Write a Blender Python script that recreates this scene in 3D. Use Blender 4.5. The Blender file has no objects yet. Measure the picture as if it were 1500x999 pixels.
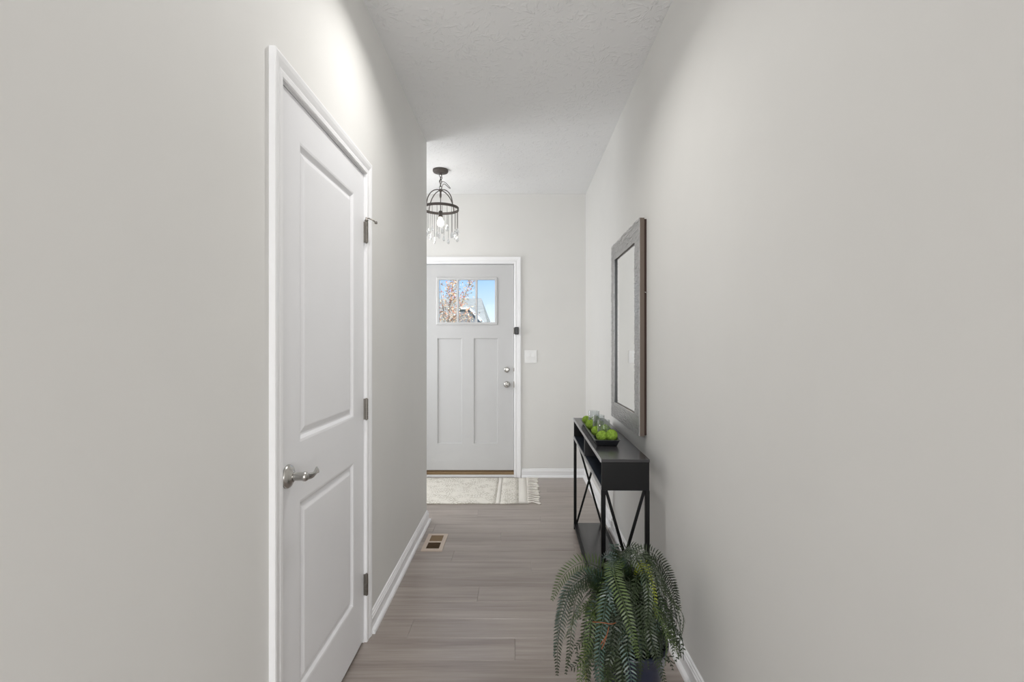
import bpy, bmesh, math, random
from mathutils import Vector, Matrix, noise as mnoise

random.seed(7)
sc = bpy.context.scene
col = sc.collection
PI = math.pi
CAMZ = 1.269

# ------------------------------------------------------------------ camera
cam_d = bpy.data.cameras.new('camera')
cam = bpy.data.objects.new('camera', cam_d)
col.objects.link(cam)
cam.location = (0, 0, CAMZ)
cam.rotation_euler = (PI/2, 0, 0)
cam_d.sensor_width = 36
cam_d.lens = 36*720/1500
cam_d.shift_x = -8/1500
cam_d.shift_y = 7.5/1500
cam_d.clip_start = 0.02
cam_d.clip_end = 300
sc.camera = cam

# ------------------------------------------------------------------ view
sc.view_settings.view_transform = 'Standard'
sc.view_settings.look = 'None'
sc.view_settings.exposure = 0.17
sc.view_settings.gamma = 1.0

# ------------------------------------------------------------------ world: pale clear sky, white at the horizon
w = bpy.data.worlds.new('sky')
sc.world = w
w.use_nodes = True
nt = w.node_tree
nt.nodes.clear()
tc = nt.nodes.new('ShaderNodeTexCoord')
sp = nt.nodes.new('ShaderNodeSeparateXYZ')
cr = nt.nodes.new('ShaderNodeValToRGB')
bg = nt.nodes.new('ShaderNodeBackground')
wo = nt.nodes.new('ShaderNodeOutputWorld')
e = cr.color_ramp.elements
e[0].position = 0.0; e[0].color = (0.86, 0.92, 1.0, 1)
e[1].position = 1.0; e[1].color = (0.16, 0.34, 0.80, 1)
m = e.new(0.04); m.color = (0.80, 0.89, 1.0, 1)
m = e.new(0.09); m.color = (0.58, 0.76, 0.99, 1)
m = e.new(0.14); m.color = (0.37, 0.61, 0.97, 1)
m = e.new(0.35); m.color = (0.30, 0.53, 0.93, 1)
nt.links.new(tc.outputs['Generated'], sp.inputs[0])
nt.links.new(sp.outputs['Z'], cr.inputs[0])
nt.links.new(cr.outputs[0], bg.inputs[0])
bg.inputs[1].default_value = 1.05
nt.links.new(bg.outputs[0], wo.inputs[0])

# ------------------------------------------------------------------ lights
def light(kind, name, loc, energy, color=(1, 1, 1), rot=(0, 0, 0), **kw):
    d = bpy.data.lights.new(name, kind)
    d.energy = energy; d.color = color
    for k, v in kw.items(): setattr(d, k, v)
    o = bpy.data.objects.new(name, d)
    o.location = loc; o.rotation_euler = rot
    col.objects.link(o)
    return o

light('SUN', 'sun', (0, 0, 20), 3.6, (1, .95, .88), (math.radians(48), 0, math.radians(25)), angle=0.01)
# added fill light at the living room's back wall, no windows built there
light('AREA', 'rear_fill_light', (.1, -4.85, 1.45), 235, (.98, .99, 1.0), (PI/2, 0, 0), shape='RECTANGLE', size=5.6, size_y=2.1)
# area light from the left side of the foyer, its source unseen
light('AREA', 'foyer_side_light', (-1.90, 4.15, 1.5), 19, (.95, .97, 1.0), (PI/2, 0, -PI/2), shape='RECTANGLE', size=0.8, size_y=1.4)
# added fill aimed up at the ceiling behind the camera to brighten the hall
light('AREA', 'bounce_fill', (0, -.9, 1.75), 5, (1, .99, .98), (PI, 0, 0), shape='DISK', size=.35)
LED_POWER = 6.7
BULB_POWER = 5.8

# ------------------------------------------------------------------ material helpers
def new_mat(name):
    mt = bpy.data.materials.new(name); mt.use_nodes = True
    t = mt.node_tree
    return mt, t, t.nodes['Principled BSDF']

def srgb(r, g, b):
    f = lambda c: (c/255/12.92) if c/255 <= .04045 else ((c/255+.055)/1.055)**2.4
    return (f(r), f(g), f(b), 1)

def mat(name, c, rough=.5, metal=0, bump=0, bscale=80, bdist=.002, var=0, vscale=4, spec=.5, stretch=(1, 1, 1), coat=0):
    mt, t, b = new_mat(name)
    b.inputs['Base Color'].default_value = c
    b.inputs['Roughness'].default_value = rough
    b.inputs['Metallic'].default_value = metal
    b.inputs['Specular IOR Level'].default_value = spec
    b.inputs['Coat Weight'].default_value = coat
    co = t.nodes.new('ShaderNodeTexCoord')
    mp = t.nodes.new('ShaderNodeMapping'); mp.inputs['Scale'].default_value = stretch
    t.links.new(co.outputs['Object'], mp.inputs[0])
    if bump:
        n = t.nodes.new('ShaderNodeTexNoise'); n.inputs['Scale'].default_value = bscale
        n.inputs['Detail'].default_value = 4
        bp = t.nodes.new('ShaderNodeBump'); bp.inputs['Strength'].default_value = bump
        bp.inputs['Distance'].default_value = bdist
        t.links.new(mp.outputs[0], n.inputs['Vector'])
        t.links.new(n.outputs[0], bp.inputs['Height'])
        t.links.new(bp.outputs[0], b.inputs['Normal'])
    n = t.nodes.new('ShaderNodeTexNoise'); n.inputs['Scale'].default_value = vscale
    n.inputs['Detail'].default_value = 5
    t.links.new(mp.outputs[0], n.inputs['Vector'])
    r = t.nodes.new('ShaderNodeMapRange')
    v = max(var, .01)
    r.inputs['From Min'].default_value = .3; r.inputs['From Max'].default_value = .7
    r.inputs['To Min'].default_value = 1-v; r.inputs['To Max'].default_value = 1+v
    mx = t.nodes.new('ShaderNodeVectorMath'); mx.operation = 'SCALE'
    mx.inputs[0].default_value = c[:3]
    t.links.new(n.outputs[0], r.inputs[0]); t.links.new(r.outputs[0], mx.inputs['Scale'])
    t.links.new(mx.outputs[0], b.inputs['Base Color'])
    return mt

M = {}
M['wall'] = mat('wall_paint', srgb(227, 226, 223), .62, bump=.06, bscale=260, bdist=.001, spec=.3)
M['trim'] = mat('trim_paint', srgb(243, 243, 244), .32, bump=.03, bscale=60, bdist=.0006)
M['door'] = mat('door_paint', srgb(238, 238, 240), .36, bump=.04, bscale=90, bdist=.0006)
M['front_door'] = mat('front_door_paint', srgb(202, 202, 202), .42, bump=.04, bscale=90, bdist=.0006)
M['nickel'] = mat('satin_nickel', srgb(190, 188, 184), .26, 1, bump=.05, bscale=300, bdist=.0002)
M['hinge'] = mat('dark_nickel', srgb(130, 126, 120), .38, 1, bump=.05, bscale=300, bdist=.0002)
M['bronze'] = mat('bronze_iron', srgb(84, 78, 74), .5, .4, bump=.15, bscale=200, bdist=.0005)
M['black_metal'] = mat('black_metal', srgb(14, 14, 15), .45, .0, spec=.22, bump=.06, bscale=220, bdist=.0004)
M['black_top'] = mat('charcoal_board', srgb(50, 49, 51), .24, 0, bump=.08, bscale=160, bdist=.0004, var=.06)
M['highlight'] = mat('edge_highlight_grey', srgb(176, 176, 178), .4, 0)  # pale grey that paints the highlight along the table's front edges
M['navy'] = mat('dark_blue_board', srgb(34, 42, 52), .4, 0, bump=.05, bscale=160, bdist=.0004)
M['tray'] = mat('black_tray', srgb(34, 35, 39), .3, 0, bump=.1, bscale=60, bdist=.0006)
M['plastic_black'] = mat('black_plastic', srgb(26, 27, 29), .35)
M['plastic_white'] = mat('white_plastic', srgb(234, 234, 233), .3)
M['vent'] = mat('beige_metal', srgb(206, 190, 176), .45)
M['vent_slat'] = mat('brown_slat', srgb(138, 116, 88), .5)
M['vent_dark'] = mat('duct_dark', srgb(58, 42, 30), .8)
M['threshold'] = mat('oak_threshold', srgb(140, 116, 84), .45, stretch=(2, 40, 40), var=.15, vscale=6)
M['sweep'] = mat('brown_sweep', srgb(104, 84, 60), .6)
M['frame_metal'] = mat('pewter_frame', srgb(186, 185, 184), .34, .5, bump=.3, bscale=240, bdist=.0008, var=.12, vscale=50)
M['frame_side'] = mat('frame_side_brown', srgb(98, 86, 76), .5, .1, bump=.1, bscale=90, bdist=.0005)
M['frame_back'] = mat('backing_brown', srgb(50, 30, 22), .8)
M['moss'] = mat('green_moss', srgb(136, 166, 66), .9, bump=.9, bscale=300, bdist=.004, var=.35, vscale=120, spec=.15)
M['rug_plain'] = mat('cream_wool', srgb(238, 234, 226), .95, bump=.8, bscale=420, bdist=.003, var=.05, vscale=200, spec=.1)
M['fringe'] = mat('cream_yarn', srgb(244, 240, 232), .95, bump=.5, bscale=400, bdist=.001, spec=.1)
M['pot'] = mat('blue_glaze', srgb(28, 34, 56), .3, bump=.1, bscale=20, bdist=.002, coat=.4)
M['soil'] = mat('dark_moss_fill', srgb(30, 26, 18), .95, bump=1, bscale=90, bdist=.01)
M['dry'] = mat('dry_stem', srgb(128, 72, 40), .6)
M['stem'] = mat('fern_stem', srgb(66, 70, 34), .5)
M['bark'] = mat('tree_bark', srgb(196, 184, 168), .85, bump=.8, bscale=20, bdist=.02, var=.2)
M['shingle'] = mat('grey_shingle', srgb(178, 176, 164), .9, bump=.6, bscale=9, bdist=.03, var=.12, vscale=3, stretch=(1, 1, 4))
M['siding'] = mat('grey_siding', srgb(150, 152, 156), .7, bump=.4, bscale=3, bdist=.03, stretch=(.2, .2, 8))
M['house_wall'] = mat('house_wall', srgb(178, 172, 160), .8, bump=.2, bscale=5)
M['white_trim'] = mat('white_exterior_trim', srgb(240, 240, 238), .5)
M['lawn'] = mat('lawn', srgb(120, 128, 84), .95, bump=.8, bscale=30, bdist=.05, var=.3, vscale=2)

def emis(name, c, s):
    mt, t, b = new_mat(name)
    b.inputs['Base Color'].default_value = c
    b.inputs['Emission Color'].default_value = c
    b.inputs['Emission Strength'].default_value = s
    return mt
M['bulb'] = emis('bulb_glow', (1, .93, .82, 1), 9)
M['diffuser'] = emis('led_diffuser_glow', (1, .95, .88, 1), 5)

def clear(name, tint=(1, 1, 1, 1), base=.05, gain=.8):
    mt = bpy.data.materials.new(name); mt.use_nodes = True
    t = mt.node_tree; t.nodes.clear()
    o = t.nodes.new('ShaderNodeOutputMaterial')
    tr = t.nodes.new('ShaderNodeBsdfTransparent'); tr.inputs[0].default_value = tint
    gl = t.nodes.new('ShaderNodeBsdfGlossy'); gl.inputs['Roughness'].default_value = .03
    lw = t.nodes.new('ShaderNodeLayerWeight'); lw.inputs[0].default_value = .35
    ma = t.nodes.new('ShaderNodeMath'); ma.operation = 'MULTIPLY_ADD'
    ma.inputs[1].default_value = gain; ma.inputs[2].default_value = base
    mx = t.nodes.new('ShaderNodeMixShader')
    t.links.new(lw.outputs['Facing'], ma.inputs[0])
    t.links.new(ma.outputs[0], mx.inputs[0])
    t.links.new(tr.outputs[0], mx.inputs[1]); t.links.new(gl.outputs[0], mx.inputs[2])
    t.links.new(mx.outputs[0], o.inputs[0])
    return mt
M['pane'] = clear('window_glass', (.98, .99, .99, 1), .004, .25)
M['glass'] = clear('cup_glass', (.95, .97, .97, 1), .04, .55)
M['crystal'] = clear('crystal', (.96, .97, .98, 1), .28, .6)

def mirror_mat():
    mt, t, b = new_mat('mirror_silver')
    b.inputs['Base Color'].default_value = (.93, .94, .94, 1)
    b.inputs['Metallic'].default_value = 1; b.inputs['Roughness'].default_value = .02
    return mt
M['mirror'] = mirror_mat()

def ceiling_mat():
    mt, t, b = new_mat('stomped_ceiling')
    L = t.links.new
    b.inputs['Base Color'].default_value = srgb(238, 238, 238)
    b.inputs['Roughness'].default_value = .8
    b.inputs['Specular IOR Level'].default_value = .2
    co = t.nodes.new('ShaderNodeTexCoord')
    flat = t.nodes.new('ShaderNodeVectorMath'); flat.operation = 'MULTIPLY'; flat.inputs[1].default_value = (1, 1, 0)
    L(co.outputs['Object'], flat.inputs[0])
    total = None
    for k, (scl, off) in enumerate([(4.2, (0, 0, 0)), (4.9, (3.1, 7.7, 0))]):
        ad = t.nodes.new('ShaderNodeVectorMath'); ad.operation = 'ADD'; ad.inputs[1].default_value = off
        L(flat.outputs[0], ad.inputs[0])
        vo = t.nodes.new('ShaderNodeTexVoronoi'); vo.voronoi_dimensions = '2D'; vo.inputs['Scale'].default_value = scl
        L(ad.outputs[0], vo.inputs['Vector'])
        su = t.nodes.new('ShaderNodeVectorMath'); su.operation = 'SUBTRACT'
        L(ad.outputs[0], su.inputs[0]); L(vo.outputs['Position'], su.inputs[1])
        le = t.nodes.new('ShaderNodeVectorMath'); le.operation = 'LENGTH'; L(su.outputs[0], le.inputs[0])
        no = t.nodes.new('ShaderNodeVectorMath'); no.operation = 'NORMALIZE'; L(su.outputs[0], no.inputs[0])
        s2 = t.nodes.new('ShaderNodeVectorMath'); s2.operation = 'SCALE'; s2.inputs['Scale'].default_value = 4.2
        L(no.outputs[0], s2.inputs[0])
        c2 = t.nodes.new('ShaderNodeVectorMath'); c2.operation = 'MULTIPLY_ADD'
        c2.inputs[1].default_value = (23, 31, 17); L(vo.outputs['Color'], c2.inputs[0]); L(s2.outputs[0], c2.inputs[2])
        r3 = t.nodes.new('ShaderNodeCombineXYZ')
        rz = t.nodes.new('ShaderNodeMath'); rz.operation = 'MULTIPLY'; rz.inputs[1].default_value = 26
        L(le.outputs['Value'], rz.inputs[0]); L(rz.outputs[0], r3.inputs['Z'])
        a3 = t.nodes.new('ShaderNodeVectorMath'); a3.operation = 'ADD'; L(c2.outputs[0], a3.inputs[0]); L(r3.outputs[0], a3.inputs[1])
        nz = t.nodes.new('ShaderNodeTexNoise'); nz.inputs['Scale'].default_value = 1.0; nz.inputs['Detail'].default_value = 1
        L(a3.outputs[0], nz.inputs['Vector'])
        rr = t.nodes.new('ShaderNodeMapRange'); rr.inputs['From Min'].default_value = .56; rr.inputs['From Max'].default_value = .70
        L(nz.outputs[0], rr.inputs[0])
        m1 = t.nodes.new('ShaderNodeMapRange'); m1.interpolation_type = 'SMOOTHSTEP'
        m1.inputs['From Min'].default_value = .15; m1.inputs['From Max'].default_value = .09
        L(le.outputs['Value'], m1.inputs[0])
        m2 = t.nodes.new('ShaderNodeMapRange'); m2.interpolation_type = 'SMOOTHSTEP'
        m2.inputs['From Min'].default_value = .012; m2.inputs['From Max'].default_value = .04
        L(le.outputs['Value'], m2.inputs[0])
        p1 = t.nodes.new('ShaderNodeMath'); p1.operation = 'MULTIPLY'; L(m1.outputs[0], p1.inputs[0]); L(m2.outputs[0], p1.inputs[1])
        p2 = t.nodes.new('ShaderNodeMath'); p2.operation = 'MULTIPLY'; L(p1.outputs[0], p2.inputs[0]); L(rr.outputs[0], p2.inputs[1])
        if total is None: total = p2.outputs[0]
        else:
            ad2 = t.nodes.new('ShaderNodeMath'); ad2.operation = 'MAXIMUM'; L(total, ad2.inputs[0]); L(p2.outputs[0], ad2.inputs[1]); total = ad2.outputs[0]
    bp = t.nodes.new('ShaderNodeBump'); bp.inputs['Strength'].default_value = .45; bp.inputs['Distance'].default_value = .005
    L(total, bp.inputs['Height']); L(bp.outputs[0], b.inputs['Normal'])
    return mt
M['ceiling'] = ceiling_mat()

def plank_mat():
    mt, t, b = new_mat('grey_brown_vinyl_plank')
    L = t.links.new
    co = t.nodes.new('ShaderNodeTexCoord')
    oi = t.nodes.new('ShaderNodeObjectInfo')
    rv = t.nodes.new('ShaderNodeVectorMath'); rv.operation = 'SCALE'; rv.inputs[0].default_value = (17, 41, 23)
    L(oi.outputs['Random'], rv.inputs['Scale'])
    ad = t.nodes.new('ShaderNodeVectorMath'); ad.operation = 'ADD'
    L(co.outputs['Object'], ad.inputs[0]); L(rv.outputs[0], ad.inputs[1])
    def nz(scale, stretch, det=6, dist=0):
        mp = t.nodes.new('ShaderNodeMapping'); mp.inputs['Scale'].default_value = stretch
        L(ad.outputs[0], mp.inputs[0])
        n = t.nodes.new('ShaderNodeTexNoise'); n.inputs['Scale'].default_value = scale; n.inputs['Detail'].default_value = det
        n.inputs['Distortion'].default_value = dist
        L(mp.outputs[0], n.inputs['Vector']); return n.outputs[0]
    g1 = nz(1, (1.6, 34, 1), 7, .6)
    g2 = nz(1, (6, 190, 1), 3)
    g3 = nz(1, (1.2, 7, 1), 3, .4)
    cr = t.nodes.new('ShaderNodeValToRGB'); e = cr.color_ramp.elements
    e[0].position = .30; e[0].color = srgb(136, 125, 118)
    e[1].position = .72; e[1].color = srgb(178, 169, 163)
    k = e.new(.5); k.color = srgb(160, 150, 143)
    mx = t.nodes.new('ShaderNodeMath'); mx.operation = 'MULTIPLY_ADD'; mx.inputs[1].default_value = .45
    L(g3, mx.inputs[0])
    h = t.nodes.new('ShaderNodeMath'); h.operation = 'MULTIPLY'; h.inputs[1].default_value = .55; L(g1, h.inputs[0]); L(h.outputs[0], mx.inputs[2])
    L(mx.outputs[0], cr.inputs[0])
    sc_ = t.nodes.new('ShaderNodeVectorMath'); sc_.operation = 'SCALE'; L(cr.outputs[0], sc_.inputs[0])
    r1 = t.nodes.new('ShaderNodeMapRange'); r1.inputs['To Min'].default_value = .96; r1.inputs['To Max'].default_value = 1.03
    L(oi.outputs['Random'], r1.inputs[0])
    r2 = t.nodes.new('ShaderNodeMapRange'); r2.inputs['From Min'].default_value = .3; r2.inputs['From Max'].default_value = .7
    r2.inputs['To Min'].default_value = .93; r2.inputs['To Max'].default_value = 1.07
    L(g2, r2.inputs[0])
    pr = t.nodes.new('ShaderNodeMath'); pr.operation = 'MULTIPLY'; L(r1.outputs[0], pr.inputs[0]); L(r2.outputs[0], pr.inputs[1])
    L(pr.outputs[0], sc_.inputs['Scale']); L(sc_.outputs[0], b.inputs['Base Color'])
    b.inputs['Roughness'].default_value = .28
    b.inputs['Specular IOR Level'].default_value = .5
    bp = t.nodes.new('ShaderNodeBump'); bp.inputs['Strength'].default_value = .25; bp.inputs['Distance'].default_value = .0008
    L(g2, bp.inputs['Height']); L(bp.outputs[0], b.inputs['Normal'])
    return mt
M['plank'] = plank_mat()

def rug_mat():
    mt, t, b = new_mat('cream_patterned_weave')
    L = t.links.new
    co = t.nodes.new('ShaderNodeTexCoord')
    n = t.nodes.new('ShaderNodeTexVoronoi'); n.inputs['Scale'].default_value = 48; n.feature = 'DISTANCE_TO_EDGE'
    mp = t.nodes.new('ShaderNodeMapping'); mp.inputs['Scale'].default_value = (1, .75, 1)
    L(co.outputs['Object'], mp.inputs[0]); L(mp.outputs[0], n.inputs['Vector'])
    nn = t.nodes.new('ShaderNodeTexNoise'); nn.inputs['Scale'].default_value = 9; nn.inputs['Detail'].default_value = 3
    L(co.outputs['Object'], nn.inputs['Vector'])
    cr = t.nodes.new('ShaderNodeValToRGB'); e = cr.color_ramp.elements
    e[0].position = .02; e[0].color = srgb(198, 192, 180); e[1].position = .22; e[1].color = srgb(238, 235, 227)
    L(n.outputs[0], cr.inputs[0])
    mx = t.nodes.new('ShaderNodeMix'); mx.data_type = 'RGBA'
    mx.inputs[7].default_value = srgb(232, 228, 219)
    L(cr.outputs[0], mx.inputs[6])
    r = t.nodes.new('ShaderNodeMapRange'); r.inputs['From Min'].default_value = .45; r.inputs['From Max'].default_value = .6
    L(nn.outputs[0], r.inputs[0]); L(r.outputs[0], mx.inputs[0])
    L(mx.outputs[2], b.inputs['Base Color'])
    b.inputs['Roughness'].default_value = .95; b.inputs['Specular IOR Level'].default_value = .1
    bp = t.nodes.new('ShaderNodeBump'); bp.inputs['Strength'].default_value = .8; bp.inputs['Distance'].default_value = .003
    L(n.outputs[0], bp.inputs['Height']); L(bp.outputs[0], b.inputs['Normal'])
    return mt
M['rug'] = rug_mat()

def leaf_mat(name, dark, light, rough=.42, scale=1):
    mt, t, b = new_mat(name)
    L = t.links.new
    oi = t.nodes.new('ShaderNodeObjectInfo')
    co = t.nodes.new('ShaderNodeTexCoord')
    n = t.nodes.new('ShaderNodeTexNoise'); n.inputs['Scale'].default_value = 25*scale
    L(co.outputs['Object'], n.inputs['Vector'])
    ad = t.nodes.new('ShaderNodeMath'); ad.operation = 'MULTIPLY_ADD'; ad.inputs[1].default_value = .6
    L(oi.outputs['Random'], ad.inputs[0])
    h = t.nodes.new('ShaderNodeMath'); h.operation = 'MULTIPLY'; h.inputs[1].default_value = .45; L(n.outputs[0], h.inputs[0]); L(h.outputs[0], ad.inputs[2])
    mx = t.nodes.new('ShaderNodeMix'); mx.data_type = 'RGBA'; mx.inputs[6].default_value = dark; mx.inputs[7].default_value = light
    L(ad.outputs[0], mx.inputs[0]); L(mx.outputs[2], b.inputs['Base Color'])
    b.inputs['Roughness'].default_value = rough
    b.inputs['Specular IOR Level'].default_value = .5
    return mt
M['fern'] = leaf_mat('fern_green', srgb(14, 24, 13), srgb(46, 62, 30))
M['fern_blue'] = leaf_mat('fern_blue_green', srgb(36, 54, 48), srgb(74, 98, 88), .32)
M['fern_yellow'] = leaf_mat('fern_yellow_green', srgb(112, 124, 30), srgb(140, 148, 40))
M['fern_mid'] = leaf_mat('fern_mid_green', srgb(58, 76, 36), srgb(84, 102, 52))

def autumn_mat():
    mt, t, b = new_mat('autumn_leaves')
    L = t.links.new
    co = t.nodes.new('ShaderNodeTexCoord')
    n = t.nodes.new('ShaderNodeTexVoronoi'); n.inputs['Scale'].default_value = 14
    L(co.outputs['Object'], n.inputs['Vector'])
    s = t.nodes.new('ShaderNodeSeparateColor'); L(n.outputs['Color'], s.inputs[0])
    cr = t.nodes.new('ShaderNodeValToRGB'); e = cr.color_ramp.elements
    e[0].position = 0; e[0].color = srgb(218, 132, 116); e[1].position = 1; e[1].color = srgb(236, 224, 190)
    for p, c in ((.25, srgb(236, 166, 130)), (.5, srgb(240, 200, 160)), (.75, srgb(242, 222, 190))):
        k = e.new(p); k.color = c
    L(s.outputs[0], cr.inputs[0]); L(cr.outputs[0], b.inputs['Base Color'])
    b.inputs['Roughness'].default_value = .7
    return mt
M['autumn'] = autumn_mat()

# ------------------------------------------------------------------ mesh helpers
def obj(name, bm, m, parent=None, smooth=False):
    me = bpy.data.meshes.new(name)
    bmesh.ops.recalc_face_normals(bm, faces=bm.faces)
    if smooth:
        for f in bm.faces: f.smooth = True
    bm.to_mesh(me); bm.free()
    if m: me.materials.append(M[m] if isinstance(m, str) else m)
    o = bpy.data.objects.new(name, me)
    col.objects.link(o)
    if parent: o.parent = parent
    return o

def struct(name, bm, m, parent=None, smooth=False):
    o = obj(name, bm, m, parent, smooth)
    if not parent: o['kind'] = 'structure'
    return o

def thing(name, label, cat, loc=(0, 0, 0), rotz=0, group=None):
    o = bpy.data.objects.new(name, None); col.objects.link(o)
    o.location = loc; o.rotation_euler = (0, 0, rotz)
    o.empty_display_size = .1
    return tag(o, label, cat, group)

def tag(o, label, cat, group=None):
    o['label'] = label; o['category'] = cat
    if group: o['group'] = group
    return o

def box(bm, x0, x1, y0, y1, z0, z1, bev=0):
    vs = [bm.verts.new((x, y, z)) for x in (x0, x1) for y in (y0, y1) for z in (z0, z1)]
    fs = [(0, 1, 3, 2), (4, 6, 7, 5), (0, 4, 5, 1), (2, 3, 7, 6), (0, 2, 6, 4), (1, 5, 7, 3)]
    nf = [bm.faces.new([vs[i] for i in f]) for f in fs]
    if bev:
        es = list({e for f in nf for e in f.edges})
        bmesh.ops.bevel(bm, geom=es, offset=bev, segments=2, affect='EDGES', profile=.5)
    return bm

def B(*a, bev=0):
    return box(bmesh.new(), *a, bev=bev)

def prism(poly, axis, a, b_):
    """extrude a 2-D polygon along an axis; poly coordinates are the two other axes in order"""
    bm = bmesh.new()
    def P(p, t):
        if axis == 'x': return (t, p[0], p[1])
        if axis == 'y': return (p[0], t, p[1])
        return (p[0], p[1], t)
    v0 = [bm.verts.new(P(p, a)) for p in poly]; v1 = [bm.verts.new(P(p, b_)) for p in poly]
    n = len(poly)
    bm.faces.new(v0); bm.faces.new(v1[::-1])
    for i in range(n): bm.faces.new((v0[i], v0[(i+1) % n], v1[(i+1) % n], v1[i]))
    bm.normal_update()
    bmesh.ops.triangulate(bm, faces=[f for f in bm.faces if len(f.verts) > 4])
    return bm

def sweep(bm, prof, path, frames, closed=False):
    """prof: [(a,b)], path: points, frames: (A,B) vector per point"""
    rings = [[bm.verts.new(Vector(p)+A*a+Bv*b) for a, b in prof] for p, (A, Bv) in zip(path, frames)]
    n = len(prof)
    rng = range(len(rings)) if closed else range(len(rings)-1)
    for i in rng:
        r0, r1 = rings[i], rings[(i+1) % len(rings)]
        for j in range(n): bm.faces.new((r0[j], r0[(j+1) % n], r1[(j+1) % n], r1[j]))
    if not closed:
        bm.faces.new(rings[0]); bm.faces.new(rings[-1][::-1])
    return bm

def tube(bm, pts, r, seg=8, cap=True):
    pts = [Vector(p) for p in pts]
    n = len(pts); rings = []; up = None
    rr = r if isinstance(r, (list, tuple)) else [r]*n
    for i, p in enumerate(pts):
        t = (pts[min(i+1, n-1)]-pts[max(i-1, 0)]).normalized()
        if up is None:
            up = Vector((0, 0, 1)) if abs(t.z) < .9 else Vector((1, 0, 0))
        s = t.cross(up).normalized(); up = s.cross(t).normalized()
        rings.append([bm.verts.new(p+(s*math.cos(a)+up*math.sin(a))*rr[i]) for a in [2*PI*k/seg for k in range(seg)]])
    for a, b_ in zip(rings, rings[1:]):
        for k in range(seg): bm.faces.new((a[k], a[(k+1) % seg], b_[(k+1) % seg], b_[k]))
    if cap: bm.faces.new(rings[0][::-1]); bm.faces.new(rings[-1])
    return bm

def lathe(bm, prof, c=(0, 0, 0), axis='z', seg=32):
    """prof: [(radius, height)] open profile; r=0 ends close"""
    c = Vector(c)
    def P(r, h, a):
        u, v = r*math.cos(a), r*math.sin(a)
        return c+Vector({'z': (u, v, h), 'x': (h, u, v), 'y': (u, h, v)}[axis])
    rings = []
    for r, h in prof:
        rings.append([bm.verts.new(P(0, h, 0))] if r < 1e-6 else [bm.verts.new(P(r, h, 2*PI*k/seg)) for k in range(seg)])
    for a, b_ in zip(rings, rings[1:]):
        for k in range(seg):
            k2 = (k+1) % seg
            if len(a) == 1 and len(b_) == 1: continue
            if len(a) == 1: bm.faces.new((a[0], b_[k], b_[k2]))
            elif len(b_) == 1: bm.faces.new((a[k], a[k2], b_[0]))
            else: bm.faces.new((a[k], a[k2], b_[k2], b_[k]))
    return bm

def copy_tree(o, parent=None, deep=True):
    c = o.copy(); col.objects.link(c)
    if parent: c.parent = parent
    if deep:
        for ch in list(o.children): copy_tree(ch, c)
    return c

def catmull(pts, n):
    pts = [Vector(p) for p in pts]
    P = [pts[0]*2-pts[1]]+pts+[pts[-1]*2-pts[-2]]
    out = []; segs = len(pts)-1
    for k in range(n):
        u = k/(n-1)*segs; i = min(int(u), segs-1); t = u-i
        a, b_, c, d = P[i:i+4]
        out.append(.5*((2*b_)+(c-a)*t+(2*a-5*b_+4*c-d)*t*t+(3*b_-a-3*c+d)*t**3))
    return out

# ------------------------------------------------------------------ setting
H = 2.743
XL, XR, YF, YC = -.656, .66, 4.76, 3.55       # hall wall faces, front wall, end of the left hall wall
XB = -1.94                                      # left side of foyer
D0, D1, DZ = 1.336, 2.124, 2.022                # rough opening of the closet door

struct('floor', B(-4.6, 4.6, -5.0, YF+.02, -.06, -.008), 'plank')
floor = bpy.data.objects['floor']
# vinyl planks across the hall, one object each
PW = .152; PL = 1.22
plank_me = None
rows = int((YF+.6)/PW)+1
for r in range(rows):
    y0 = -.6+r*PW; y1 = min(y0+PW, YF)
    xs = XR-(r*0.47 % PL)
    x1 = XR
    cuts = []
    x = xs
    prev = XR
    while prev > XB+1e-3:
        if x < prev-1e-3:
            cuts.append((max(x, XB), prev)); prev = max(x, XB)
        x -= PL
    for a, b_ in cuts:
        L_ = b_-a
        if L_ < .01: continue
        full = abs(L_-PL) < 1e-3 and abs(y1-y0-PW) < 1e-3
        if full and plank_me is not None:
            o = bpy.data.objects.new('plank', plank_me); col.objects.link(o); o.parent = floor
            o.location = ((a+b_)/2, (y0+y1)/2, 0)
        else:
            g = .0004; hx = L_/2-g; hy = (y1-y0)/2-g
            bm = bmesh.new()
            bv = .0012
            lo = [bm.verts.new(p) for p in ((-hx, -hy, -.008), (hx, -hy, -.008), (hx, hy, -.008), (-hx, hy, -.008))]
            mi = [bm.verts.new(p) for p in ((-hx, -hy, -.0008), (hx, -hy, -.0008), (hx, hy, -.0008), (-hx, hy, -.0008))]
            hi = [bm.verts.new(p) for p in ((-hx+bv, -hy+bv, 0), (hx-bv, -hy+bv, 0), (hx-bv, hy-bv, 0), (-hx+bv, hy-bv, 0))]
            bm.faces.new(hi)
            for i in range(4):
                j = (i+1) % 4
                bm.faces.new((lo[i], lo[j], mi[j], mi[i])); bm.faces.new((mi[i], mi[j], hi[j], hi[i]))
            o = obj('plank', bm, 'plank', floor)
            o.location = ((a+b_)/2, (y0+y1)/2, 0)
            if full: plank_me = o.data

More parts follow.
